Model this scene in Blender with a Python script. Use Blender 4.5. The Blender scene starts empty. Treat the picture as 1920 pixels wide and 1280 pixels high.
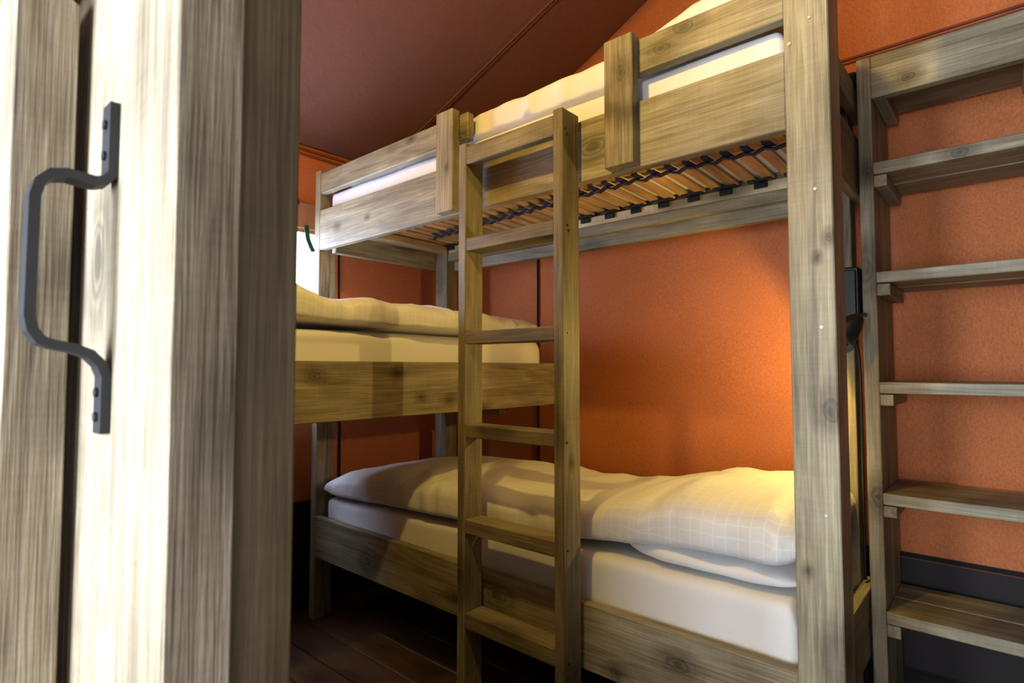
import bpy, bmesh, math, random
from mathutils import Vector, Matrix, noise
random.seed(7)
C = bpy.context.scene.collection

# ---------------------------------------------------------------- camera, light, exposure
sc = bpy.context.scene
yaw, pitch = math.radians(-41.23), math.radians(2.67)
cam_d = bpy.data.cameras.new('camera'); cam = bpy.data.objects.new('camera', cam_d); C.objects.link(cam)
cam.location = (0, 0, 1.15)
cam.rotation_euler = (math.radians(90) + pitch, 0, -yaw)
cam_d.sensor_width = 36; cam_d.lens = 1068 / 1920 * 36
cam_d.clip_start = .01
cam_d.dof.use_dof = True; cam_d.dof.focus_distance = 1.9; cam_d.dof.aperture_fstop = 5.6
sc.camera = cam
sc.view_settings.view_transform = 'Standard'; sc.view_settings.look = 'None'
sc.view_settings.gamma = 1; sc.view_settings.use_curve_mapping = False
sc.view_settings.exposure = 0.0

w = bpy.data.worlds.new('world'); sc.world = w; w.use_nodes = True
w.node_tree.nodes['Background'].inputs[0].default_value = (.80, .88, 1, 1)
w.node_tree.nodes['Background'].inputs[1].default_value = .22

def light(name, typ, loc, energy, color, rot=(0, 0, 0), **kw):
    d = bpy.data.lights.new(name, typ); d.energy = energy; d.color = color
    for k, v in kw.items(): setattr(d, k, v)
    o = bpy.data.objects.new(name, d); C.objects.link(o); o.location = loc; o.rotation_euler = rot
    return o
# daylight entering the hall through the tent opening behind the camera
light('hall_daylight', 'AREA', (-.05, -2.0, 1.0), 74, (.80, .89, 1), (math.radians(90), 0, 0), shape='RECTANGLE', size=.8, size_y=1.4)
# daylight behind the left gauze window
light('window_daylight', 'AREA', (-2.72, .85, 1.45), 80, (.64, .76, 1), (0, math.radians(-90), 0), shape='RECTANGLE', size=.8, size_y=1.6)
light('door_face_fill', 'AREA', (-.95, -1.5, 1.35), 170, (.74, .86, 1), (math.radians(90), 0, 0), shape='RECTANGLE', size=.7, size_y=1.5)  # added fill that whitens the front face of the door, no real window
light('door_edge_fill', 'AREA', (1.05, -.12, 1.3), 10, (.80, .87, 1), (0, math.radians(90), 0), shape='RECTANGLE', size=1.3, size_y=.3)  # extra fill added to lift the side faces of plank and door
# warm ceiling lamp of the sleeping cabin (above the frame)
light('ceiling_lamp_light', 'POINT', (-.84, .42, 2.45), 52, (1, .70, .14), shadow_soft_size=.03)
# warm reading lamp of the lower bunk
light('reading_lamp_light', 'SPOT', (-.3990, 1.966, 1.2270), 16, (1, .70, .19), Vector((-.85, -.05, -.35)).to_track_quat('-Z', 'Y').to_euler(), shadow_soft_size=.012, spot_size=math.radians(163), spot_blend=.25)

# ---------------------------------------------------------------- helpers
def link(name, me, m, parent=None, smooth=False):
    me.materials.clear()
    if m: me.materials.append(m)
    o = bpy.data.objects.new(name, me); C.objects.link(o)
    if smooth:
        for p in me.polygons: p.use_smooth = True
    if parent:
        o.parent = parent; o.matrix_parent_inverse = Matrix.Translation(-parent.location)
    return o
def bm2me(name, bm):
    me = bpy.data.meshes.new(name); bm.normal_update(); bm.to_mesh(me); bm.free(); return me
def add_box(bm, a, b, bev=.0025):
    x0, y0, z0 = a; x1, y1, z1 = b
    g = bmesh.ops.create_cube(bm, size=1)
    vs = g['verts']
    for v in vs:
        v.co = Vector(((x0 + x1) / 2 + v.co.x * abs(x1 - x0), (y0 + y1) / 2 + v.co.y * abs(y1 - y0), (z0 + z1) / 2 + v.co.z * abs(z1 - z0)))
    if bev:
        es = list({e for v in vs for e in v.link_edges})
        bmesh.ops.bevel(bm, geom=es, offset=bev, segments=1, affect='EDGES', profile=.5)
def box(name, a, b, m, parent=None, bev=.0025, warp=0.0):
    bm = bmesh.new(); add_box(bm, a, b, bev)
    if warp:
        s = random.random() * 50
        for v in bm.verts:
            v.co += Vector((noise.noise(v.co * 3 + Vector((s, 0, 0))), noise.noise(v.co * 3 + Vector((0, s, 0))), noise.noise(v.co * 3 + Vector((0, 0, s))))) * warp
    return link(name, bm2me(name, bm), m, parent)
def thing(name, loc, label, cat, group=None):
    o = bpy.data.objects.new(name, None); C.objects.link(o); o.location = loc; o.empty_display_size = .05
    return tag(o, label, cat, group)
def tag(o, label, cat, group=None):
    o['label'] = label; o['category'] = cat
    if group: o['group'] = group
    return o
def struct(o): o['kind'] = 'structure'; return o
def sempty(name, loc):
    o = bpy.data.objects.new(name, None); C.objects.link(o); o.location = loc; return struct(o)
def tube(name, pts, r, m, parent=None, seg=8):
    cu = bpy.data.curves.new(name, 'CURVE'); cu.dimensions = '3D'; cu.bevel_depth = r; cu.bevel_resolution = 2; cu.use_fill_caps = True
    s = cu.splines.new('NURBS'); s.points.add(len(pts) - 1)
    for p, q in zip(s.points, pts): p.co = (*q, 1)
    s.use_endpoint_u = True; s.order_u = 3; s.resolution_u = 6
    t = bpy.data.objects.new('t', cu); C.objects.link(t)
    dg = bpy.context.evaluated_depsgraph_get(); me = bpy.data.meshes.new_from_object(t.evaluated_get(dg)); me.name = name
    bpy.data.objects.remove(t); bpy.data.curves.remove(cu)
    return link(name, me, m, parent, True)
def strap_mesh(name, path, width_dir, wid, thick, m, parent=None, smooth=False):
    """flat bar swept along a path of points; width_dir is the direction of its width"""
    bm = bmesh.new(); wd = Vector(width_dir).normalized(); P = [Vector(p) for p in path]; rings = []
    for i, p in enumerate(P):
        t0 = (P[i] - P[i - 1]).normalized() if i else (P[1] - P[0]).normalized()
        t1 = (P[i + 1] - P[i]).normalized() if i < len(P) - 1 else t0
        t = (t0 + t1).normalized(); n = t.cross(wd).normalized()
        k = 1 / max(.5, t.dot(t0))
        wv = wd * wid / 2; nv = n * thick / 2 * k
        rings.append([bm.verts.new(p + wv + nv), bm.verts.new(p + wv - nv), bm.verts.new(p - wv - nv), bm.verts.new(p - wv + nv)])
    for a, b in zip(rings, rings[1:]):
        for j in range(4): bm.faces.new((a[j], a[(j + 1) % 4], b[(j + 1) % 4], b[j]))
    bm.faces.new(rings[0][::-1]); bm.faces.new(rings[-1])
    bmesh.ops.recalc_face_normals(bm, faces=bm.faces)
    return link(name, bm2me(name, bm), m, parent, smooth)
def cyl(name, loc, r, depth, axis, m, parent=None, seg=12, r2=None):
    bm = bmesh.new(); bmesh.ops.create_cone(bm, cap_ends=True, segments=seg, radius1=r, radius2=r if r2 is None else r2, depth=depth)
    R = Vector((0, 0, 1)).rotation_difference(Vector(axis)).to_matrix().to_4x4()
    bm.transform(Matrix.Translation(loc) @ R)
    return link(name, bm2me(name, bm), m, parent)
def interp(tab, x):
    if x <= tab[0][0]: return tab[0][1]
    for (a, b), (c, d) in zip(tab, tab[1:]):
        if x <= c:
            t = (x - a) / (c - a); t = t * t * (3 - 2 * t) * .5 + t * .5
            return b + (d - b) * t
    return tab[-1][1]
def loft(name, m, parent, along, lo, hi, fc, nu=150, nv=72, e=.55, eb=.25, end=.05, endp=2.2, wr=None, ez=None):
    """soft body: fc(t) gives (c0, c1, zb, zt) = lateral extent, underside height and crest height at station t along axis 'along'"""
    bm = bmesh.new(); uvl = bm.loops.layers.uv.new('uv'); rings = []; uvs = []
    for i in range(nu + 1):
        q = i / nu; q = .5 - .5 * math.cos(math.pi * q) if True else q
        q = .35 * (i / nu) + .65 * q
        t = lo + (hi - lo) * q
        c0, c1, zb, zt = fc(t)
        d = min(t - lo, hi - t)
        k = 1 if d >= end else (1 - (1 - max(d, 0) / end) ** endp) ** (1 / endp)
        k = max(k, .02)
        ins = (1 - k) * min(.04, (c1 - c0) * .2)
        c0 += ins; c1 -= ins
        zm = zb + (zt - zb) * .42
        zt2 = zm + (zt - zm) * k; zb2 = zm + (zb - zm) * k
        ring = []; uv = []; yc = (c0 + c1) / 2; a = (c1 - c0) / 2; s = 0; prev = None
        for j in range(nv):
            th = 2 * math.pi * j / nv
            cs, sn = math.cos(th), math.sin(th)
            y = yc - a * math.copysign(abs(cs) ** e, cs)
            z = zm + ((zt2 - zm) * abs(sn) ** e if sn >= 0 else (zb2 - zm) * abs(sn) ** eb)
            p = Vector((t, y, z))
            if wr: p = wr(p, sn, k)
            if prev is not None: s += (Vector((y, z)) - prev).length
            prev = Vector((y, z)); uv.append((t, s))
            ring.append(bm.verts.new(p if along == 'X' else Vector((p.y, p.x, p.z))))
        rings.append(ring); uvs.append(uv)
    for i in range(nu):
        for j in range(nv):
            j2 = (j + 1) % nv
            f = bm.faces.new((rings[i][j], rings[i][j2], rings[i + 1][j2], rings[i + 1][j]))
            u = (uvs[i][j], uvs[i][j2] if j2 else (uvs[i][j][0], uvs[i][j][1] + .02), uvs[i + 1][j2] if j2 else (uvs[i + 1][j][0], uvs[i + 1][j][1] + .02), uvs[i + 1][j])
            for l, c in zip(f.loops, u): l[uvl].uv = c
    bm.faces.new(rings[0]); bm.faces.new(rings[-1])
    bmesh.ops.recalc_face_normals(bm, faces=bm.faces)
    return link(name, bm2me(name, bm), m, parent, True)

# ---------------------------------------------------------------- materials
def newmat(name):
    m = bpy.data.materials.new(name); m.use_nodes = True; nt = m.node_tree
    return m, nt, nt.nodes['Principled BSDF'], nt.nodes.new, nt.links.new
def ramp(N, stops):
    r = N('ShaderNodeValToRGB'); e = r.color_ramp.elements
    while len(e) < len(stops): e.new(.5)
    for k, (p, c) in zip(e, stops): k.position = p; k.color = (*c, 1) if len(c) == 3 else c
    return r
KNOTS = {'X': [(-0.689, 1.402, 2.018, 0.016), (-0.625, 1.402, 2.052, 0.018), (-2.282, 1.4, 1.79, 0.01), (-2.05, 1.4, 1.793, 0.007), (-0.665, 1.4, 0.395, 0.019), (-0.846, 1.4, 0.31, 0.013), (-1.488, 1.4, 0.348, 0.016), (-0.209, 2.05, 2.026, 0.012), (-0.095, 2.05, 1.765, 0.014), (-1.762, 1.402, 2.057, 0.01)],
         'Y': [(-1.6, 0.912, 1.125, 0.014), (-1.6, 1.224, 1.131, 0.012), (-1.6, 1.331, 1.044, 0.009), (-1.6, 1.466, 1.029, 0.012), (-1.6, 1.657, 0.989, 0.013)],
         'Z': [(-0.299, 1.392, 1.059, 0.017), (-0.294, 1.392, 1.439, 0.007), (-0.318, 1.392, 1.396, 0.005), (-0.352, 1.392, 0.703, 0.006), (-0.317, 2.05, 0.761, 0.02), (-0.319, 2.05, 1.757, 0.013), (-1.507, 1.362, 1.868, 0.006), (-0.792, 1.362, 1.971, 0.014), (-0.948, 1.339, 0.88, 0.007)]}
def wood(name, axis, tone=(1, 1, 1), rough=.55, bump=.35, figure=1.0, dark=1.0, glossy=.45, contrast=1.0, stain=None, knots=True, bdist=.002):
    m, nt, b, N, L = newmat(name)
    tc = N('ShaderNodeTexCoord'); oi = N('ShaderNodeObjectInfo'); mu = N('ShaderNodeMath'); mu.operation = 'MULTIPLY'; mu.inputs[1].default_value = 37
    L(oi.outputs['Random'], mu.inputs[0]); add = N('ShaderNodeVectorMath'); L(tc.outputs['Object'], add.inputs[0]); L(mu.outputs[0], add.inputs[1])
    i = 'XYZ'.index(axis)
    def mapped(along, across):
        mp = N('ShaderNodeMapping'); L(add.outputs[0], mp.inputs[0])
        s = [across] * 3; s[i] = along; mp.inputs['Scale'].default_value = s; return mp
    def nz(mp, sc_, det=6, dist=0.):
        n = N('ShaderNodeTexNoise'); n.inputs['Scale'].default_value = sc_; n.inputs['Detail'].default_value = det; n.inputs['Distortion'].default_value = dist
        L(mp.outputs[0], n.inputs['Vector']); return n
    big = nz(mapped(.5, 5), 1.6, 3, .6)            # broad figure
    w_ = N('ShaderNodeMath'); w_.operation = 'MULTIPLY'; w_.inputs[1].default_value = 60 * figure; L(big.outputs[0], w_.inputs[0])
    sn = N('ShaderNodeMath'); sn.operation = 'SINE'; L(w_.outputs[0], sn.inputs[0])
    fine = nz(mapped(3, 150), 1.5, 5)             # fibres
    mid = nz(mapped(1.1, 14), 2.0, 6, .4)
    hair = nz(mapped(14, 420), 1.0, 2)            # pores
    saw = nz(mapped(150, 9), 1.0, 2)              # cross saw marks
    blot = nz(mapped(3, 5), 1.2, 3)
    def mad(x, k, c):
        q = N('ShaderNodeMath'); q.operation = 'MULTIPLY_ADD'; L(x, q.inputs[0]); q.inputs[1].default_value = k
        if isinstance(c, (int, float)): q.inputs[2].default_value = c
        else: L(c, q.inputs[2])
        return q.outputs[0]
    v = mad(sn.outputs[0], .035 * contrast, -.02); v = mad(fine.outputs[0], .38 * contrast, v); v = mad(mid.outputs[0], .34 * contrast, v); v = mad(saw.outputs[0], .07, v); v = mad(hair.outputs[0], .22 * contrast, v); v = mad(blot.outputs[0], 1.13 - .72 * contrast, v)
    v = mad(v, 1.75, -.42 - .19 * contrast - .07)
    # knots standing at their own places in the boards
    wob = N('ShaderNodeTexNoise'); wob.inputs['Scale'].default_value = 45; wob.inputs['Detail'].default_value = 2; L(tc.outputs['Object'], wob.inputs['Vector'])
    best = None
    for kx, ky, kz, kr_ in (KNOTS[axis] if knots else []):
        sb_ = N('ShaderNodeVectorMath'); sb_.operation = 'SUBTRACT'; L(tc.outputs['Object'], sb_.inputs[0]); sb_.inputs[1].default_value = (kx, ky, kz)
        ml = N('ShaderNodeVectorMath'); ml.operation = 'MULTIPLY'; L(sb_.outputs[0], ml.inputs[0]); q = [1 / kr_] * 3; q[i] = .62 / kr_; ml.inputs[1].default_value = q
        ln = N('ShaderNodeVectorMath'); ln.operation = 'LENGTH'; L(ml.outputs[0], ln.inputs[0])
        if best is None: best = ln.outputs['Value']
        else:
            mn = N('ShaderNodeMath'); mn.operation = 'MINIMUM'; L(best, mn.inputs[0]); L(ln.outputs['Value'], mn.inputs[1]); best = mn.outputs[0]
    kk = None
    if best is not None:
        best = mad(wob.outputs[0], 1.1, best); best = mad(best, 1.0, -.45)
        dv = N('ShaderNodeMath'); dv.operation = 'DIVIDE'; L(best, dv.inputs[0]); dv.inputs[1].default_value = 5
        kk = ramp(N, [(.08, (.16, .13, .11)), (.13, (.42, .37, .32)), (.19, (.22, .19, .16)), (.235, (.55, .50, .45)), (.30, (.52, .48, .44)), (.62, (1, 1, 1))]); L(dv.outputs[0], kk.inputs[0])
    # scattered smaller knots
    vo = N('ShaderNodeTexVoronoi'); vo.inputs['Scale'].default_value = 1; vo.inputs['Randomness'].default_value = 1
    mk = mapped(2.6, 4.6); nd = nz(mapped(14, 14), 1, 3)
    kd = N('ShaderNodeVectorMath'); kd.operation = 'MULTIPLY_ADD'; L(nd.outputs['Color'], kd.inputs[0]); kd.inputs[1].default_value = (.08, .08, .08); L(mk.outputs[0], kd.inputs[2])
    L(kd.outputs[0], vo.inputs['Vector'])
    kr = ramp(N, [(0, (.10,) * 3), (.06, (.12,) * 3), (.085, (.55,) * 3), (.105, (.25,) * 3), (.13, (.62,) * 3), (.17, (.45,) * 3), (.30, (1, 1, 1))]); L(vo.outputs['Distance'], kr.inputs[0])
    d = dark
    cr = ramp(N, [(0, (.072 * d, .055 * d, .031 * d)), (.35, (.165 * d, .134 * d, .079 * d)), (.62, (.285 * d, .24 * d, .148 * d)), (1, (.50 * d, .44 * d, .29 * d))])
    L(v, cr.inputs[0])
    mx = N('ShaderNodeMix'); mx.data_type = 'RGBA'; mx.blend_type = 'MULTIPLY'; mx.inputs[0].default_value = .8; L(cr.outputs[0], mx.inputs[6]); L(kr.outputs[0], mx.inputs[7])
    t = N('ShaderNodeMix'); t.data_type = 'RGBA'; t.blend_type = 'MULTIPLY'; t.inputs[0].default_value = 1; L(mx.outputs[2], t.inputs[6]); t.inputs[7].default_value = (*tone, 1)
    if kk:
        t3 = N('ShaderNodeMix'); t3.data_type = 'RGBA'; t3.blend_type = 'MULTIPLY'; t3.inputs[0].default_value = .9; L(t.outputs[2], t3.inputs[6]); L(kk.outputs[0], t3.inputs[7]); t = t3
    if stain:
        sp = N('ShaderNodeSeparateXYZ'); L(tc.outputs['Object'], sp.inputs[0])
        a = N('ShaderNodeMath'); a.operation = 'SUBTRACT'; L(sp.outputs[2], a.inputs[0]); a.inputs[1].default_value = stain
        a1 = mad(blot.outputs[0], .16, a.outputs[0]); a2 = N('ShaderNodeMath'); a2.operation = 'ABSOLUTE'; q = mad(a1, 1.0, -.08); L(q, a2.inputs[0])
        a3 = mad(fine.outputs[0], .05, a2.outputs[0])
        rs_ = ramp(N, [(.035, (.30, .28, .26)), (.10, (1, 1, 1))]); L(a3, rs_.inputs[0])
        t2 = N('ShaderNodeMix'); t2.data_type = 'RGBA'; t2.blend_type = 'MULTIPLY'; t2.inputs[0].default_value = 1; L(t.outputs[2], t2.inputs[6]); L(rs_.outputs[0], t2.inputs[7]); t = t2
    L(t.outputs[2], b.inputs['Base Color'])
    b.inputs['Roughness'].default_value = rough; b.inputs['Specular IOR Level'].default_value = glossy
    bp = N('ShaderNodeBump'); bp.inputs['Strength'].default_value = bump; bp.inputs['Distance'].default_value = bdist
    L(v, bp.inputs['Height']); L(bp.outputs[0], b.inputs['Normal'])
    return m
ST = wood('stained_upright_wood', 'Z', stain=1.875)
WX, WY, WZ = (wood('weathered_wood_' + a.lower(), a) for a in 'XYZ')
DZ = wood('rough_sawn_wood_z', 'Z', tone=(1.16, 1.10, 1.20), bump=1.0, figure=1.6, rough=.75, glossy=.25, contrast=.95, bdist=.005, knots=False)
DXl = wood('door_face_wood', 'Z', tone=(1.4, 1.38, 1.36), bump=.25, rough=.6)
LX = wood('ladder_wood_x', 'X', dark=.80); LZ = wood('ladder_wood_z', 'Z', dark=.86)
STILE = wood('dark_door_stile_wood', 'Z', tone=(1.0, .85, .72), dark=.45, knots=False)
FL = wood('floor_wood', 'X', tone=(.85, .50, .34), dark=.38, rough=.4, bump=.3)
SW = [wood('slat_beech', 'Y', tone=(2.4, 1.6, .85), figure=.5, bump=.05, rough=.45, dark=.8),]
PALE = wood('pale_spruce', 'X', tone=(2.5, 2.4, 2.2), bump=.05, figure=.3, contrast=.35)

def cloth(name, col, rough=.8, fine=350, bump=.12, wrinkle=0, sheen=.1, var=.12):
    m, nt, b, N, L = newmat(name)
    tc = N('ShaderNodeTexCoord'); n1 = N('ShaderNodeTexNoise'); n1.inputs['Scale'].default_value = fine; n1.inputs['Detail'].default_value = 3
    mp = N('ShaderNodeMapping'); mp.inputs['Scale'].default_value = (1, 1, .35); L(tc.outputs['Object'], mp.inputs[0]); L(mp.outputs[0], n1.inputs['Vector'])
    n2 = N('ShaderNodeTexNoise'); n2.inputs['Scale'].default_value = 3; n2.inputs['Detail'].default_value = 4; L(tc.outputs['Object'], n2.inputs['Vector'])
    mp3 = N('ShaderNodeMapping'); mp3.inputs['Scale'].default_value = (.35, .35, 1.2); L(tc.outputs['Object'], mp3.inputs[0])
    n3 = N('ShaderNodeTexNoise'); n3.inputs['Scale'].default_value = fine * 1.1; L(mp3.outputs[0], n3.inputs['Vector'])
    lo = tuple(max(0, c * (1 - var * 3.2)) for c in col); hi = tuple(min(1, c * (1 + var * 3.2)) for c in col)
    a = N('ShaderNodeMath'); a.operation = 'ADD'; L(n1.outputs[0], a.inputs[0]); L(n3.outputs[0], a.inputs[1])
    h = N('ShaderNodeMath'); h.operation = 'MULTIPLY_ADD'; h.inputs[1].default_value = .42; L(a.outputs[0], h.inputs[0])
    s = N('ShaderNodeMath'); s.operation = 'MULTIPLY'; s.inputs[1].default_value = .22; L(n2.outputs[0], s.inputs[0]); L(s.outputs[0], h.inputs[2])
    r = ramp(N, [(.3, lo), (.7, hi)]); L(h.outputs[0], r.inputs[0]); L(r.outputs[0], b.inputs['Base Color'])
    b.inputs['Roughness'].default_value = rough; b.inputs['Sheen Weight'].default_value = sheen; b.inputs['Specular IOR Level'].default_value = .2
    bp = N('ShaderNodeBump'); bp.inputs['Strength'].default_value = bump; bp.inputs['Distance'].default_value = .001; L(h.outputs[0], bp.inputs['Height'])
    last = bp
    if wrinkle:
        mw = N('ShaderNodeMapping'); mw.inputs['Scale'].default_value = (1.6, 1, .8); L(tc.outputs['Object'], mw.inputs[0])
        nw = N('ShaderNodeTexNoise'); nw.inputs['Scale'].default_value = 9; nw.inputs['Detail'].default_value = 4; nw.inputs['Distortion'].default_value = 1.2; L(mw.outputs[0], nw.inputs['Vector'])
        b2 = N('ShaderNodeBump'); b2.inputs['Strength'].default_value = wrinkle; b2.inputs['Distance'].default_value = .02; L(nw.outputs[0], b2.inputs['Height']); L(bp.outputs[0], b2.inputs['Normal']); last = b2
    L(last.outputs[0], b.inputs['Normal'])
    return m
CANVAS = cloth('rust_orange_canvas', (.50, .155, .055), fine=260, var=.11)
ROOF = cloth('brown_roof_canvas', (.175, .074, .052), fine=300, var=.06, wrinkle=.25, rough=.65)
GREYC = cloth('grey_brown_canvas', (.16, .135, .105), var=.06)
FLAP = cloth('tan_window_flap', (.34, .16, .09), var=.06)
BAND = cloth('dark_ground_canvas', (.022, .016, .017), var=.06, rough=.6)
BLACKCORD = cloth('black_cord', (.012, .01, .01), var=.02)
TRIM = cloth('rust_piping', (.20, .055, .028), var=.06)
SHEET = cloth('white_cotton_sheet', (.78, .77, .76), fine=500, var=.012, wrinkle=.10, sheen=.15)
GREEN = cloth('dark_green_webbing', (.01, .06, .04), var=.05)
NAVY = cloth('navy_webbing', (.008, .012, .045), var=.05, rough=.6)

def check_cloth():
    m, nt, b, N, L = newmat('white_checked_damask')
    uv = N('ShaderNodeUVMap'); sp = N('ShaderNodeSeparateXYZ'); L(uv.outputs[0], sp.inputs[0])
    outs = []
    for k in (0, 1):
        mu = N('ShaderNodeMath'); mu.operation = 'MULTIPLY'; mu.inputs[1].default_value = 1 / .031; L(sp.outputs[k], mu.inputs[0])
        fr = N('ShaderNodeMath'); fr.operation = 'FRACT'; L(mu.outputs[0], fr.inputs[0])
        lt = N('ShaderNodeMath'); lt.operation = 'LESS_THAN'; lt.inputs[1].default_value = .10; L(fr.outputs[0], lt.inputs[0]); outs.append(lt)
    mxm = N('ShaderNodeMath'); mxm.operation = 'MAXIMUM'; L(outs[0].outputs[0], mxm.inputs[0]); L(outs[1].outputs[0], mxm.inputs[1])
    mix = N('ShaderNodeMix'); mix.data_type = 'RGBA'; mix.inputs[6].default_value = (.75, .74, .72, 1); mix.inputs[7].default_value = (.83, .82, .80, 1)
    L(mxm.outputs[0], mix.inputs[0]); L(mix.outputs[2], b.inputs['Base Color'])
    rr = N('ShaderNodeMath'); rr.operation = 'MULTIPLY_ADD'; rr.inputs[1].default_value = -.12; rr.inputs[2].default_value = .55; L(mxm.outputs[0], rr.inputs[0]); L(rr.outputs[0], b.inputs['Roughness'])
    b.inputs['Specular IOR Level'].default_value = .35; b.inputs['Sheen Weight'].default_value = .15
    tc = N('ShaderNodeTexCoord'); mw = N('ShaderNodeMapping'); mw.inputs['Scale'].default_value = (2.2, 1, 1); L(tc.outputs['Object'], mw.inputs[0])
    nw = N('ShaderNodeTexNoise'); nw.inputs['Scale'].default_value = 8; nw.inputs['Detail'].default_value = 4; nw.inputs['Distortion'].default_value = 1.5; L(mw.outputs[0], nw.inputs['Vector'])
    b2 = N('ShaderNodeBump'); b2.inputs['Strength'].default_value = .16; b2.inputs['Distance'].default_value = .02; L(nw.outputs[0], b2.inputs['Height']); L(b2.outputs[0], b.inputs['Normal'])
    return m
CHECK = check_cloth()
def plain(name, col, rough=.5, metal=0., emit=None, es=1):
    m, nt, b, N, L = newmat(name)
    n = N('ShaderNodeTexNoise'); n.inputs['Scale'].default_value = 40; r = ramp(N, [(.35, tuple(c * .85 for c in col)), (.65, tuple(min(1, c * 1.12) for c in col))])
    tc = N('ShaderNodeTexCoord'); L(tc.outputs['Object'], n.inputs['Vector']); L(n.outputs[0], r.inputs[0]); L(r.outputs[0], b.inputs['Base Color'])
    b.inputs['Roughness'].default_value = rough; b.inputs['Metallic'].default_value = metal
    if emit: b.inputs['Emission Color'].default_value = (*emit, 1); b.inputs['Emission Strength'].default_value = es
    return m
IRON = plain('forged_black_iron', (.010, .010, .012), .55, 0)
PLASTIC = plain('black_plastic', (.012, .013, .016), .4)
STEEL = plain('galvanised_steel', (.35, .34, .33), .4, 1)
BULB = plain('lit_bulb', (1, .9, .7), .4, 0, (1, .86, .55), 14)
def gauze():
    m, nt, b, N, L = newmat('window_gauze')
    tr = N('ShaderNodeBsdfTransparent'); tl = N('ShaderNodeBsdfTranslucent'); tl.inputs[0].default_value = (.8, .82, .9, 1)
    tc = N('ShaderNodeTexCoord'); n = N('ShaderNodeTexNoise'); n.inputs['Scale'].default_value = 5; L(tc.outputs['Object'], n.inputs['Vector'])
    r = ramp(N, [(0, (.25,) * 3), (1, (.45,) * 3)]); L(n.outputs[0], r.inputs[0])
    mx = N('ShaderNodeMixShader'); L(r.outputs[0], mx.inputs[0]); L(tr.outputs[0], mx.inputs[1]); L(tl.outputs[0], mx.inputs[2])
    L(mx.outputs[0], nt.nodes['Material Output'].inputs[0]); return m
GAUZE = gauze()

# ---------------------------------------------------------------- room shell
XL, XR, YB, YF = -2.58, 1.30, 2.40, .13
EAVE = 2.24; SL = .49; RIDGE = -.20
def roofz(x): return EAVE + SL * (x - XL) if x <= RIDGE else EAVE + SL * (RIDGE - XL) - SL * (x - RIDGE)
fl = sempty('floor', (0, 0, 0))
y = -2.6; shared = None
while y < 2.45:
    me = None
    if shared is None:
        o = box('plank', (XL, y, -.03), (XR + .3, y + .138, 0), FL, fl, .003); shared = o.data; y_first = y
    else:
        o = bpy.data.objects.new('plank', shared); C.objects.link(o); o.parent = fl; o.location = (random.uniform(-.01, .01), y - y_first, random.uniform(-.002, 0))
    y += .142
box('subfloor', (XL - .05, -2.7, -.07), (XR + .35, 2.5, -.032), BAND, fl, 0)

def canvas_wall(name, pts_fn, nu, nv, m, thick=.006, amp=.004, seed=0, skip=None, nrm=None):
    bm = bmesh.new(); g = []
    for i in range(nu + 1):
        row = []
        for j in range(nv + 1):
            p = Vector(pts_fn(i / nu, j / nv)); d = noise.noise(p * 1.3 + Vector((seed, seed, seed))) * amp + noise.noise(p * 4 + Vector((seed, 0, 0))) * amp * .3
            row.append(bm.verts.new(p + Vector(nrm) * d))
        g.append(row)
    for i in range(nu):
        for j in range(nv):
            c = (g[i][j].co + g[i + 1][j + 1].co) / 2
            if skip and skip(c): continue
            bm.faces.new((g[i][j], g[i + 1][j], g[i + 1][j + 1], g[i][j + 1]))
    bmesh.ops.delete(bm, geom=[v for v in bm.verts if not v.link_faces], context='VERTS')
    bmesh.ops.recalc_face_normals(bm, faces=bm.faces)
    o = link(name, bm2me(name, bm), m, None, True)
    md = o.modifiers.new('solid', 'SOLIDIFY'); md.thickness = thick; md.offset = 0
    return struct(o)
NB = 80
canvas_wall('wall_back', lambda u, v: (XL + (XR - XL) * u, YB, v * roofz(XL + (XR - XL) * u)), NB, 40, CANVAS, seed=3, nrm=(0, 1, 0))
WY0, WY1, WZ0, WZ1 = .30, 1.47, 1.12, 1.82
ys = sorted(set([YF + (YB - YF) * i / 30 for i in range(31)])); 
def snap(a, b, n, marks):
    s = [a + (b - a) * i / n for i in range(n + 1)]
    for m_ in marks:
        k = min(range(n + 1), key=lambda i: abs(s[i] - m_)); s[k] = m_
    return s
YS = snap(YF, YB, 40, (WY0, WY1)); ZS = snap(-.06, EAVE, 40, (WZ0, WZ1))
canvas_wall('wall_left', lambda u, v: (XL, YS[round(u * 40)], ZS[round(v * 40)]), 40, 40, CANVAS, seed=9, nrm=(1, 0, 0),
            skip=lambda c: WY0 < c.y < WY1 and WZ0 < c.z < WZ1)
canvas_wall('wall_right', lambda u, v: (XR, -.2 + (YB + .2) * u, v * roofz(XR)), 10, 10, GREYC, seed=5, nrm=(1, 0, 0))
def roof_pt(u, v):
    x = XL - .02 + (XR - XL + .04) * u; return (x, -1.2 + (YB + 1.25) * v, roofz(x) + .004)
canvas_wall('ceiling', roof_pt, 120, 60, ROOF, amp=.012, seed=2, nrm=(0, 0, 1))
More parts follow.
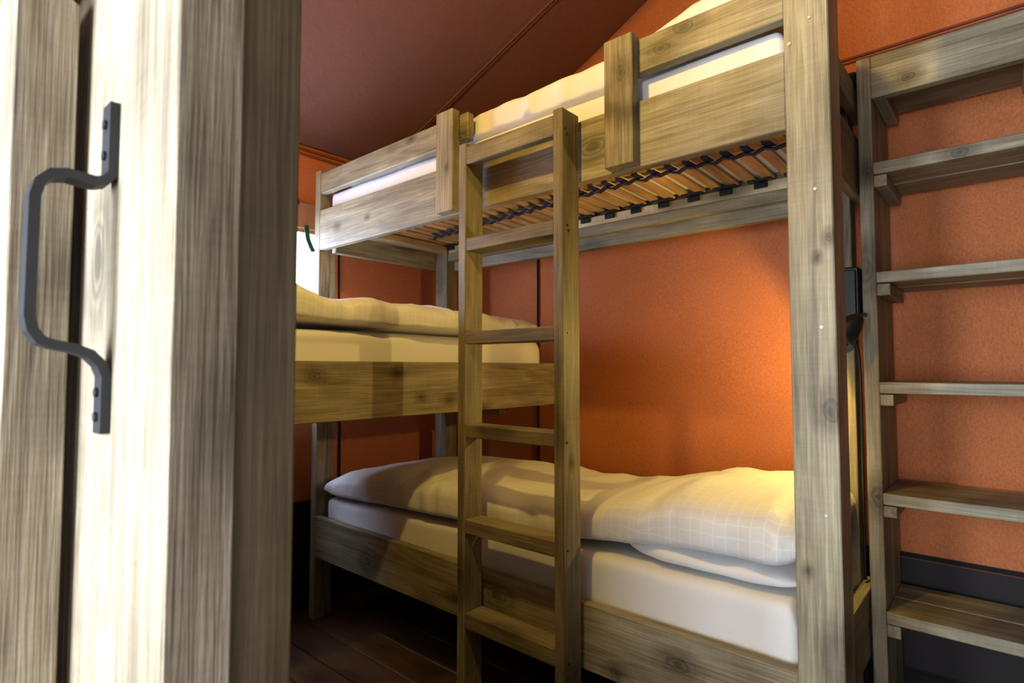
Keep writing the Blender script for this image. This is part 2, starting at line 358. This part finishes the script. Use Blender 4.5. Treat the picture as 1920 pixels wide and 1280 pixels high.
# seam and hems
def strip(name, a, b, wdir, wid, th, m, par=None):
    return strap_mesh(name, [a, b], wdir, wid, th, m, par)
rs = sempty('trim_1', (-2.0, 1.88, 2.4))
def rp(x, yy, dz=-.008): return (x, yy, roofz(x) + dz)
for dy in (0, .014):
    strip('piping', rp(-2.50, 1.846 + dy), rp(RIDGE, 1.846 + (RIDGE + 2.5) * .108 + dy), (0, 1, 0), .006, .007, TRIM if dy else ROOF, rs)
hm = sempty('trim_2', (XL, 1.3, EAVE))
for dz in (-.02, -.045): strip('hem', (XL + .008, YF, EAVE + dz), (XL + .008, YB, EAVE + dz), (0, 0, 1), .010, .008, TRIM, hm)
bt = sempty('trim_3', (0, YB, 2.27))
for z_, w_ in ((2.300, .008), (2.285, .006), (2.225, .008), (2.207, .006)): strip('piping', (-1.75 if z_ > 9 else -.9, YB - .012, z_), (XR, YB - .012, z_), (0, 0, 1), w_, .010, TRIM, bt)
strip('flap_strip', (-.9, YB - .006, 2.255), (XR, YB - .006, 2.255), (0, 0, 1), .08, .006, CANVAS, bt)
struct(box('baseboard_back', (XL + .01, YB - .012, .12), (XR, YB - .004, .507), BAND, None, .001))
struct(box('baseboard_left', (XL + .004, YF, .0), (XL + .012, YB - .02, .503), BAND, None, .001))
hb = sempty('trim_4', (0, YB, .51))
strip('hem', (XL, YB - .010, .512), (XR, YB - .010, .512), (0, 0, 1), .012, .010, BLACKCORD, hb)
strip('stitching', (XL, YB - .018, .503), (XR, YB - .018, .503), (0, 0, 1), .0025, .003, TRIM, hb)
strip('hem', (XL + .010, YF, .508), (XL + .010, YB, .508), (0, 0, 1), .012, .010, BLACKCORD, hb)
struct(box('trim_5', (XL + .02, YB - .035, 0), (XR, YB - .005, .135), BLACKCORD, None, .004))
for nm, pts in (('trim_6', [(-1.908, YB - .010, 2.5), (-1.908, YB - .012, 1.4), (-1.905, YB - .012, .52)]), ('trim_7', [(XL + .012, 1.585, 1.95), (XL + .012, 1.592, 1.4), (XL + .014, 1.606, .9), (XL + .013, 1.608, .52)])):
    struct(tube(nm, pts, .006, BLACKCORD))
# window 1 (left wall)
wn = sempty('window_1', (XL, (WY0 + WY1) / 2, WZ0))
box('window_frame', (XL - .006, WY0 - .02, WZ1 - .012), (XL + .012, WY1 + .02, WZ1 + .012), FLAP, wn)
box('window_frame', (XL - .006, WY0 - .02, WZ0 - .012), (XL + .012, WY1 + .02, WZ0 + .012), FLAP, wn)
box('window_frame', (XL - .006, WY0 - .02, WZ0), (XL + .012, WY0 + .005, WZ1), FLAP, wn)
box('window_frame', (XL - .006, WY1 - .005, WZ0), (XL + .012, WY1 + .02, WZ1), BLACKCORD, wn)
box('window_pane', (XL - .002, WY0, WZ0), (XL, WY1, WZ1), GAUZE, wn, 0)
canvas_flap = box('rolled_flap', (XL + .006, WY0 - .03, WZ1 + .003), (XL + .022, WY1 + .03, WZ1 + .135), FLAP, wn, .006)
box('buckle', (XL + .022, 1.335, 1.935), (XL + .032, 1.36, 1.96), PLASTIC, wn)
for y_ in (1.398, 1.475):
    strap_mesh('hanging_strap', [(XL + .03, y_, WZ1 + .02), (XL + .032, y_ + .008, 1.775), (XL + .034, y_ + .024, 1.738), (XL + .036, y_ + .035, 1.716)], (0, 1, .2), .022, .004, GREEN, wn)

# front partition: upright boards left of the doorway
wf = sempty('wall_front', (-1.7, .12, 0))
def board_A(x0, x1):
    bm = bmesh.new(); prof = [(.100, 0), (.157, 0), (.157, 1.580), (.148, 1.586), (.12, 1.60), (.100, 1.61)]
    A = [bm.verts.new((x0, a, b)) for a, b in prof]; B = [bm.verts.new((x1, a, b)) for a, b in prof]
    bm.faces.new(A[::-1]); bm.faces.new(B); n = len(prof)
    for k in range(n): bm.faces.new((A[k], A[(k + 1) % n], B[(k + 1) % n], B[k]))
    bmesh.ops.recalc_face_normals(bm, faces=bm.faces)
    bmesh.ops.bevel(bm, geom=list(bm.edges), offset=.0015, segments=1, affect='EDGES')
    return link('plank', bm2me('plank', bm), DZ, wf)
x = -.820
while x > -2.5:
    board_A(x - .19, x); x -= .194
struct(box('trim_8', (XL, .117, 1.615), (-.820, .129, 2.45), CANVAS, None, .001))
# sliding door
dr = sempty('door_1', (-.9, .197, 0))
x = -.531
for k in range(4):
    box('plank', (x - (.30 if k == 0 else .19), .170, .02), (x, .2265, 2.2), DZ, dr, .002); x -= (.303 if k == 0 else .193)
box('door_stile', (-.70, .2275, .02), (-.534, .285, 2.2), STILE, dr, .003)
# unseen right side of the doorway and header, added to block hall light
wr_ = sempty('light_block_wall', (.8, .17, 0))
x = .05
while x < XR - .02:
    box('plank', (x, .170, 0), (min(x + .19, XR - .005), .225, 2.2), WZ, wr_, .002); x += .193
struct(box('light_block_header', (-.819, .18, 2.21), (XR - .01, .195, roofz(XR) - .02), GREYC, None, .001))
# handle
hz = strap_mesh('handle', [(-.7085, .1655, 1.427), (-.7085, .1655, 1.352), (-.7085, .160, 1.344), (-.7085, .152, 1.341), (-.7085, .128, 1.343), (-.7085, .116, 1.340), (-.7085, .107, 1.330),
     (-.7085, .1035, 1.315), (-.7085, .1030, 1.20), (-.7085, .1055, 1.187), (-.7085, .112, 1.177), (-.7085, .122, 1.173), (-.7085, .138, 1.170), (-.7085, .152, 1.164), (-.7085, .161, 1.154), (-.7085, .1655, 1.142), (-.7085, .1655, 1.083)],
     (1, 0, 0), .027, .009, IRON, dr)
for z_ in (1.405, 1.372, 1.125, 1.10): cyl('screw', (-.7085, .160, z_), .005, .004, (0, 1, 0), IRON, dr)

# ---------------------------------------------------------------- bunk bed
BX0, BX1 = -2.475, -.378
bk = thing('bunk_bed', (-1.42, 1.8, 0), 'large weathered timber bunk bed with a guard rail and thick front corner post', 'bunk bed')
P = lambda n, a, b, m, lab=None, bev=.0025: (lambda o: (o.__setitem__('label', lab) if lab else None, o)[1])(box(n, a, b, m, bk, bev))
post = P('post', (-.377, 1.392, 0), (-.284, 1.492, 2.38), WZ, 'thick front corner post')
P('post', (-2.475, 1.40, 0), (-2.432, 1.455, 2.086), WZ); P('post_batten', (-2.468, 1.456, 0), (-2.436, 1.490, 1.70), WZ)
P('post', (-2.43, 2.12, 0), (-2.34, 2.20, 1.90), WZ); P('post', (-.478, 2.12, 0), (-.382, 2.20, 1.90), WZ)
for (px, pz) in ((-.322, 1.945), (-.318, 1.55), (-.312, 1.24), (-.365, 1.90), (-.312, .83), (-.316, .41)):
    o = cyl('screw', (px, 1.391, pz), .003, .003, (0, 1, 0), STEEL, bk)
# upper berth
P('front_board', (-2.431, 1.40, 1.705), (-.378, 1.432, 1.892), WX)
P('guard_rail', (-2.431, 1.402, 1.972), (-1.440, 1.434, 2.070), WX)
P('guard_rail', (-.845, 1.402, 1.972), (-.378, 1.434, 2.070), WX)
P('guard_upright', (-1.566, 1.362, 1.712), (-1.478, 1.3995, 2.082), WZ)
P('guard_upright', (-.847, 1.362, 1.710), (-.757, 1.3995, 2.076), ST, 'upright with a dark smoky stain')
P('back_board', (-2.339, 2.168, 1.690), (-.479, 2.20, 1.892), WX)
P('support_rail', (-2.338, 2.125, 1.742), (-.480, 2.167, 1.783), WX)
P('support_rail', (-2.430, 1.433, 1.775), (-.378, 1.462, 1.800), WX)
P('end_board', (-2.474, 1.492, 1.705), (-2.436, 2.12, 1.892), WY)
P('end_board', (-.381, 1.494, 1.700), (-.352, 2.20, 1.892), WY)
P('end_rail', (-.381, 1.494, 1.972), (-.352, 2.20, 2.06), WY)
P('end_rail', (-2.474, 1.492, 1.972), (-2.436, 2.12, 2.07), WY)
P('post', (-.478, 2.12, 1.901), (-.382, 2.20, 2.06), WZ)
# lower berth
P('front_board', (-2.431, 1.40, .285), (-.378, 1.432, .470), WX)
P('inner_ledge', (-2.431, 1.4325, .40), (-.378, 1.446, .462), WX)
P('back_board', (-2.339, 2.168, .285), (-.479, 2.20, .470), WX)
P('end_board', (-2.474, 1.492, .285), (-2.436, 2.12, .470), WY)
P('end_board', (-.381, 1.494, .27), (-.350, 2.20, .470), WY)
P('mattress_base', (-2.43, 1.448, .34), (-.432, 2.165, .36), PALE)
P('bracket', (-2.482, 1.394, 1.44), (-2.425, 1.458, 1.452), PLASTIC); P('bracket', (-2.440, 1.47, 1.435), (-2.418, 1.50, 1.475), PLASTIC)
P('edge_strip', (-.351, 2.085, .471), (-.345, 2.20, 1.30), WZ)
P('post_block', (-2.452, 1.402, .90), (-2.431, 1.44, .985), WZ)
# clip off duplicate stacking of the back right post handled by its two lengths

# ---------------------------------------------------------------- slatted base
sb = thing('slatted_bed_base', (-1.42, 1.8, 1.80), 'sprung beech slat base with black holders under the upper mattress', 'bed base')
box('side_rail', (-2.335, 2.128, 1.7845), (-.482, 2.166, 1.824), PALE, sb)
box('side_rail', (-2.335, 1.464, 1.801), (-.482, 1.492, 1.824), PALE, sb)
box('end_rail', (-2.425, 1.47, 1.795), (-2.34, 2.12, 1.828), wood('pale_spruce_y', 'Y', tone=(1.7, 1.5, 1.2), bump=.08, figure=.4), sb)
slat_me = None; hold_me = None
N_SL = 30; pitch_ = .0632
for k in range(N_SL):
    xc = -.505 - k * pitch_
    
    if slat_me is None:
        bm = bmesh.new(); n = 10; top = []; 
        for i in range(n + 1):
            yy = 1.478 + (2.124 - 1.478) * i / n; zz = 1.829 + .006 * math.sin(math.pi * i / n)
            top.append([bm.verts.new((dx, yy, zz + dz)) for dx, dz in ((-.0185, 0), (.0185, 0), (.0185, .008), (-.0185, .008))])
        for a, b in zip(top, top[1:]):
            for j in range(4): bm.faces.new((a[j], a[(j + 1) % 4], b[(j + 1) % 4], b[j]))
        bm.faces.new(top[0]); bm.faces.new(top[-1]); bmesh.ops.recalc_face_normals(bm, faces=bm.faces)
        bm.transform(Matrix.Translation((1.42, -1.8, -1.80)))
        slat_me = bm2me('slat', bm)
        slat_me.materials.append(SW[0])
    o = bpy.data.objects.new('slat', slat_me); C.objects.link(o); o.parent = sb; o.location = (xc, 0, 0)
    if k % 2 == 0:
        if hold_me is None:
            bm = bmesh.new()
            add_box(bm, (-.024, 2.1185, 1.800), (.024, 2.1275, 1.8205), .002); add_box(bm, (-.042, 2.098, 1.8215), (.042, 2.1275, 1.8285), .001)
            for dx in (-.042, .016): add_box(bm, (dx, 2.104, 1.8285), (dx + .026, 2.1275, 1.840), .001)
            for dx in (-.015, 0, .015): add_box(bm, (dx - .002, 2.1165, 1.806), (dx + .002, 2.1190, 1.817), 0)
            bm.transform(Matrix.Translation((1.42, -1.8, -1.80))); hold_me = bm2me('slat_holder', bm); hold_me.materials.append(PLASTIC)
        h = bpy.data.objects.new('slat_holder', hold_me); C.objects.link(h); h.parent = sb; h.location = (xc - pitch_ / 2, 0, 0)
# navy strap woven under the slats
pth = []
for k in range(N_SL * 2):
    xc = -.455 - k * pitch_ / 2
    if xc < -2.28: break
    pth.append((xc, 1.80 + .006 * math.sin(k * 1.7) + max(0, -xc - 1.0) * .10, 1.821 if k % 2 else 1.812))
strap_mesh('centre_strap', pth, (0, 1, 0), .022, .004, NAVY, sb)
pitch_m = pitch_
# diagonal tabs of the strap
bm = bmesh.new()
for k in range(N_SL - 1):
    xc = -.505 - k * pitch_
    if xc < -2.2: break
    yb = 1.80 + max(0, -xc - 1.0) * .10
    vs = [(xc - .044, yb - .034, 1.828), (xc - .019, yb - .034, 1.828), (xc - .010, yb + .002, 1.822), (xc - .040, yb + .002, 1.822)]
    q = [bm.verts.new(v) for v in vs] + [bm.verts.new((a, b, c + .0025)) for a, b, c in vs]
    for f in ((0, 1, 2, 3), (7, 6, 5, 4), (0, 4, 5, 1), (1, 5, 6, 2), (2, 6, 7, 3), (3, 7, 4, 0)): bm.faces.new([q[i] for i in f])
bmesh.ops.recalc_face_normals(bm, faces=bm.faces)
link('strap_loops', bm2me('strap_loops', bm), NAVY, sb)

# ---------------------------------------------------------------- middle crosswise bed
mb = thing('crosswise_bed', (-2.0, 1.3, 0), 'weathered timber middle bed set crosswise, its long side board running behind the ladder', 'bed')
M_ = lambda n, a, b, m: box(n, a, b, m, mb)
MX1 = -1.60
M_('side_board', (MX1 - .032, .30, .982), (MX1, 2.13, 1.172), WY)
M_('side_board', (-2.41, .30, .982), (-2.378, 2.115, 1.172), WY)
M_('end_board', (-2.377, .30, .982), (MX1 - .033, .332, 1.172), WX)
M_('end_board', (-2.335, 2.098, .982), (MX1 - .033, 2.13, 1.172), WX)
M_('mattress_base', (-2.377, .333, 1.02), (MX1 - .034, 2.095, 1.04), PALE)
M_('leg', (MX1 - .10, .30, 0), (MX1 - .033, .36, .981), WZ); M_('leg', (-2.41, .30, 0), (-2.34, .36, .981), WZ)
M_('support_cleat', (-2.43, 2.075, .92), (-1.9, 2.119, .981), WX)

# ---------------------------------------------------------------- soft things
def wrk(seed, amp, sx=6., sy=3., ridge=.6, endg=0):
    def f(p, sn, k):
        n1 = noise.noise(Vector((p.x * sx, p.y * sy, p.z * 4 + seed)))
        n2 = noise.ridged_multi_fractal(Vector((p.x * sx * .6 + seed, p.y * sy * .7, p.z * 1.2)), 1.0, 2.0, 3, 1.0, 2.0) - 1.0
        s = max(0, sn + .35)
        dz = (n1 * amp + n2 * amp * ridge) * (.3 + .7 * min(1, s)) * k
        gath = noise.noise(Vector((p.x * 22, p.z * 4, seed + 3))) * amp * (1.3 + endg * max(0, min(1, (p.x + .62) / .2))) * max(0, 1 - abs(sn - .3) * 1.3) * k
        dz += gath * .5
        dy = gath + (noise.noise(Vector((p.x * sx * 1.4, p.z * 5, seed + 9))) * amp * 1.1) * k
        return Vector((p.x, p.y + dy, p.z + (dz if sn > -.1 else 0)))
    return f
flat = lambda seed, amp: (lambda p, sn, k: Vector((p.x, p.y + noise.noise(Vector((p.x * 3, p.z * 4, seed))) * amp, p.z + (noise.noise(Vector((p.x * 4, p.y * 4, seed + 5))) * amp if sn > -.1 else 0))))
tag(loft('mattress', SHEET, None, 'X', -2.425, -.388, lambda t: (1.449, 2.163, .363, interp([(-2.44, .553), (-2.3, .545), (-1.8, .562), (-1.5, .573), (-1.1, .598), (-.43, .603)], t)), e=.16, eb=.12, end=.03, wr=flat(1, .005)), 'thick white sheeted mattress of the lower bunk, on the lowest berth', 'mattress')
tag(loft('mattress', SHEET, None, 'X', -2.415, -.384, lambda t: (1.442, 2.160, 1.8465, 1.985), e=.20, eb=.14, end=.03, wr=flat(7, .004)), 'white mattress of the top berth, seen behind the guard rails', 'mattress')
tag(loft('mattress', SHEET, None, 'Y', .34, 2.09, lambda t: (-2.37, MX1 - .038, 1.043, 1.278), e=.18, eb=.12, end=.05, wr=flat(3, .004)), 'white mattress of the crosswise middle bed, bulging above its side board', 'mattress')
# lower duvet
top_l = [(-2.44, .60), (-2.38, .655), (-2.25, .69), (-2.0, .72), (-1.83, .735), (-1.6, .735), (-1.38, .73), (-1.16, .728), (-.97, .745), (-.82, .785), (-.68, .815), (-.55, .825), (-.40, .81)]
bot_l = [(-2.44, .575), (-2.30, .555), (-1.8, .572), (-1.5, .582), (-1.1, .606), (-.9, .625), (-.6, .655), (-.40, .655)]
fr_l = [(-2.44, 1.418), (-2.2, 1.425), (-1.5, 1.432), (-1.1, 1.445), (-.9, 1.46), (-.7, 1.455), (-.38, 1.45)]
tag(loft('duvet', CHECK, None, 'X', -2.427, -.386, lambda t: (interp(fr_l, t), 2.14, interp(bot_l, t), interp(top_l, t)), nu=220, nv=96, e=.62, eb=.35, end=.09, wr=wrk(4, .011, 7, 5, .8, 1.6)), 'checked white duvet humped over the pillow on the lowest bunk', 'duvet')
tag(loft('pillow', SHEET, None, 'X', -.90, -.395, lambda t: (1.47 + .06 * max(0, min(1, (-t - .75) / .15)), 2.0, .605, .668), nu=70, nv=56, e=.75, eb=.5, end=.12, wr=wrk(8, .006, 9, 6)), 'plain white pillow squeezed under the duvet end on the lowest bunk', 'pillow')
# middle duvet
top_m = [(.36, 1.40), (.80, 1.445), (.90, 1.43), (.98, 1.40), (1.2, 1.40), (1.5, 1.398), (1.75, 1.388), (1.95, 1.378), (2.09, 1.36)]
bot_m = [(.36, 1.292), (.85, 1.292), (1.2, 1.281), (1.5, 1.279), (1.8, 1.281), (2.09, 1.282)]
tag(loft('duvet', CHECK, None, 'Y', .36, 2.085, lambda t: (-2.33, MX1 - .020 - .02 * math.sin(t * 3), interp(bot_m, t), interp(top_m, t)), nu=200, nv=80, e=.62, eb=.3, end=.10, wr=wrk(14, .013, 8, 6, .9)), 'yellow-lit white duvet on the crosswise middle bed', 'duvet')
tag(loft('pillow', SHEET, None, 'Y', .37, .80, lambda t: (-2.25, -1.70, 1.447, 1.53), nu=50, nv=50, e=.75, eb=.5, end=.12, wr=wrk(18, .005, 8, 5)), 'white pillow at the near head of the crosswise middle bed', 'pillow')
# top duvet
top_t = [(-1.60, 2.05), (-1.45, 2.10), (-1.2, 2.105), (-1.0, 2.105), (-.8, 2.115), (-.65, 2.17), (-.5, 2.20), (-.43, 2.19)]
tag(loft('duvet', SHEET, None, 'X', -2.30, -.425, lambda t: (1.452, 2.14, 1.989, interp([(-2.3, 2.02), (-1.62, 2.045)] + top_t, t)), nu=200, nv=80, e=.42, eb=.2, end=.05, wr=wrk(24, .010, 10, 7)), 'white duvet spread on the top berth beneath the tent roof', 'duvet')

# ---------------------------------------------------------------- ladder
ld = thing('ladder', (-1.163, 1.34, 0), 'wooden six rung ladder leaning upright against the front of the bunk bed', 'ladder')
for x0, x1 in ((-1.378, -1.344), (-.982, -.948)):
    o = box('side_rail', (x0, 1.300, .002), (x1, 1.383, 1.900), LZ, ld)
for k, (zt, h) in enumerate(((1.886, .060), (1.578, .043), (1.270, .041), (.966, .041), (.662, .044), (.366, .048))):
    box('rung', (-1.3435, 1.302, zt - h), (-.9825, 1.331 if k == 0 else 1.379, zt), LX, ld, .002)
for (px, pz) in ((-.947, 1.84), (-.947, 1.825), (-.947, 1.56), (-.947, 1.545), (-.947, 1.25), (-.947, .94), (-.947, .64), (-.947, .33)):
    cyl('screw_hole', (px, 1.318 + random.uniform(-.006, .01), pz), .0035, .002, (1, 0, 0), PLASTIC, ld)

# ---------------------------------------------------------------- shelf unit
sh = thing('shelf_unit', (-.13, 2.2, 0), 'tall open shelf unit of weathered planks on cleats beside the bunk bed', 'shelf')
S0, S1 = 2.05, 2.352
S_ = lambda n, a, b, m, bev=.002: box(n, a, b, m, sh, bev)
S_('side_panel', (-.343, S0, 0), (-.305, S0 + .145, 2.125), WZ)
S_('side_panel', (-.343, S0 + .147, 0), (-.305, S1, 2.125), WZ)
S_('side_panel', (.082, S0, 0), (.120, S1, 2.125), WZ)
S_('top_board', (-.3045, S0 + .002, 2.087), (.0815, S0 + .15, 2.125), WX)
S_('fascia', (-.3045, S0 - .002, 1.990), (.0815, S0 + .033, 2.086), WX)
S_('shelf_board', (-.3045, S0 + .034, 2.032), (.0815, S1, 2.066), WX)
for zt, h in ((1.786, .037), (1.445, .034), (1.107, .034), (.772, .034), (.421, .034), (.092, .034)):
    S_('shelf_board', (-.3045, S0 - .004, zt - h), (.0815, S0 + .149, zt), WX)
    S_('shelf_board', (-.3045, S0 + .151, zt - h + random.uniform(-.002, .001)), (.0815, S1, zt + random.uniform(-.002, .001)), WX)
for zt, h, dy in ((2.0315, .038, .036), (1.7485, .038, 0), (1.4105, .038, 0), (1.0725, .036, 0), (.7375, .036, 0), (.3865, .038, 0), (.0575, .036, 0)):
    for x0, x1 in ((-.3045, -.270), (.050, .0815)):
        S_('cleat', (x0, S0 + dy, zt - h - .0005), (x1, S1 - .02, zt - .0025), WY)

# ---------------------------------------------------------------- electric things at the head end
bx = thing('junction_box', (-.42, 2.08, 1.30), 'black electrical box on the rear post between bunk bed and shelf unit', 'box')
box('housing', (-.470, 2.055, 1.305), (-.352, 2.119, 1.470), PLASTIC, bx, .005); box('lid', (-.462, 2.047, 1.315), (-.360, 2.0545, 1.46), PLASTIC, bx, .003)
cyl('cable_gland', (-.385, 2.085, 1.290), .012, .028, (0, 0, 1), PLASTIC, bx)
tube('cable', [(-.385, 2.085, 1.277), (-.372, 2.10, 1.24), (-.366, 2.12, 1.15), (-.368, 2.118, .9), (-.369, 2.125, .48)], .004, PLASTIC, bx)
def reading_lamp(loc, label, lit):
    x, y_, z = loc
    t = thing('reading_lamp', (x, y_, z), label, 'lamp', 'reading lamps at the head end')
    bm = bmesh.new()
    R = [(.038, -.026), (.038, 0), (.030, .03), (.018, .052), (.010, .06)]; seg = 20; rr = []
    ax = Vector((-.60, -.15, -.78)).normalized(); rot = Vector((0, 0, -1)).rotation_difference(ax).to_matrix().to_4x4()
    for r_, h_ in R: rr.append([bm.verts.new((r_ * math.cos(2 * math.pi * i / seg), r_ * math.sin(2 * math.pi * i / seg), h_)) for i in range(seg)])
    for a, b in zip(rr, rr[1:]):
        for i in range(seg): bm.faces.new((a[i], a[(i + 1) % seg], b[(i + 1) % seg], b[i]))
    bm.faces.new(rr[-1]); bmesh.ops.recalc_face_normals(bm, faces=bm.faces); bm.transform(Matrix.Translation((x, y_, z)) @ rot)
    sh_ = link('lamp_shade', bm2me('lamp_shade', bm), PLASTIC, t, True); md = sh_.modifiers.new('s', 'SOLIDIFY'); md.thickness = .002
    bm = bmesh.new(); bmesh.ops.create_uvsphere(bm, u_segments=16, v_segments=10, radius=.0125); bm.transform(Matrix.Translation(Vector((x, y_, z)) + ax * .020))
    link('bulb', bm2me('bulb', bm), BULB if lit else plain('unlit_bulb', (.5, .45, .35), .3), t, True)
    top = Vector((x, y_, z)) - ax * .06
    tube('arm', [tuple(top), (top.x + .015, top.y + .08, top.z + .02), (x - .012, 2.095, z - .01), (x - .03, 2.112, z - .04)], .005, PLASTIC, t)
    cyl('wall_mount', (x - .03, 2.114, z - .04), .022, .010, (0, 1, 0), PLASTIC, t)
    return t
reading_lamp((-.375, 1.972, 1.262), 'lit black reading lamp peeking out beside the thick front post, under the black box', True)
reading_lamp((-.385, 2.07, 2.05), 'unlit black reading lamp high up beside the top berth and shelf unit', False)
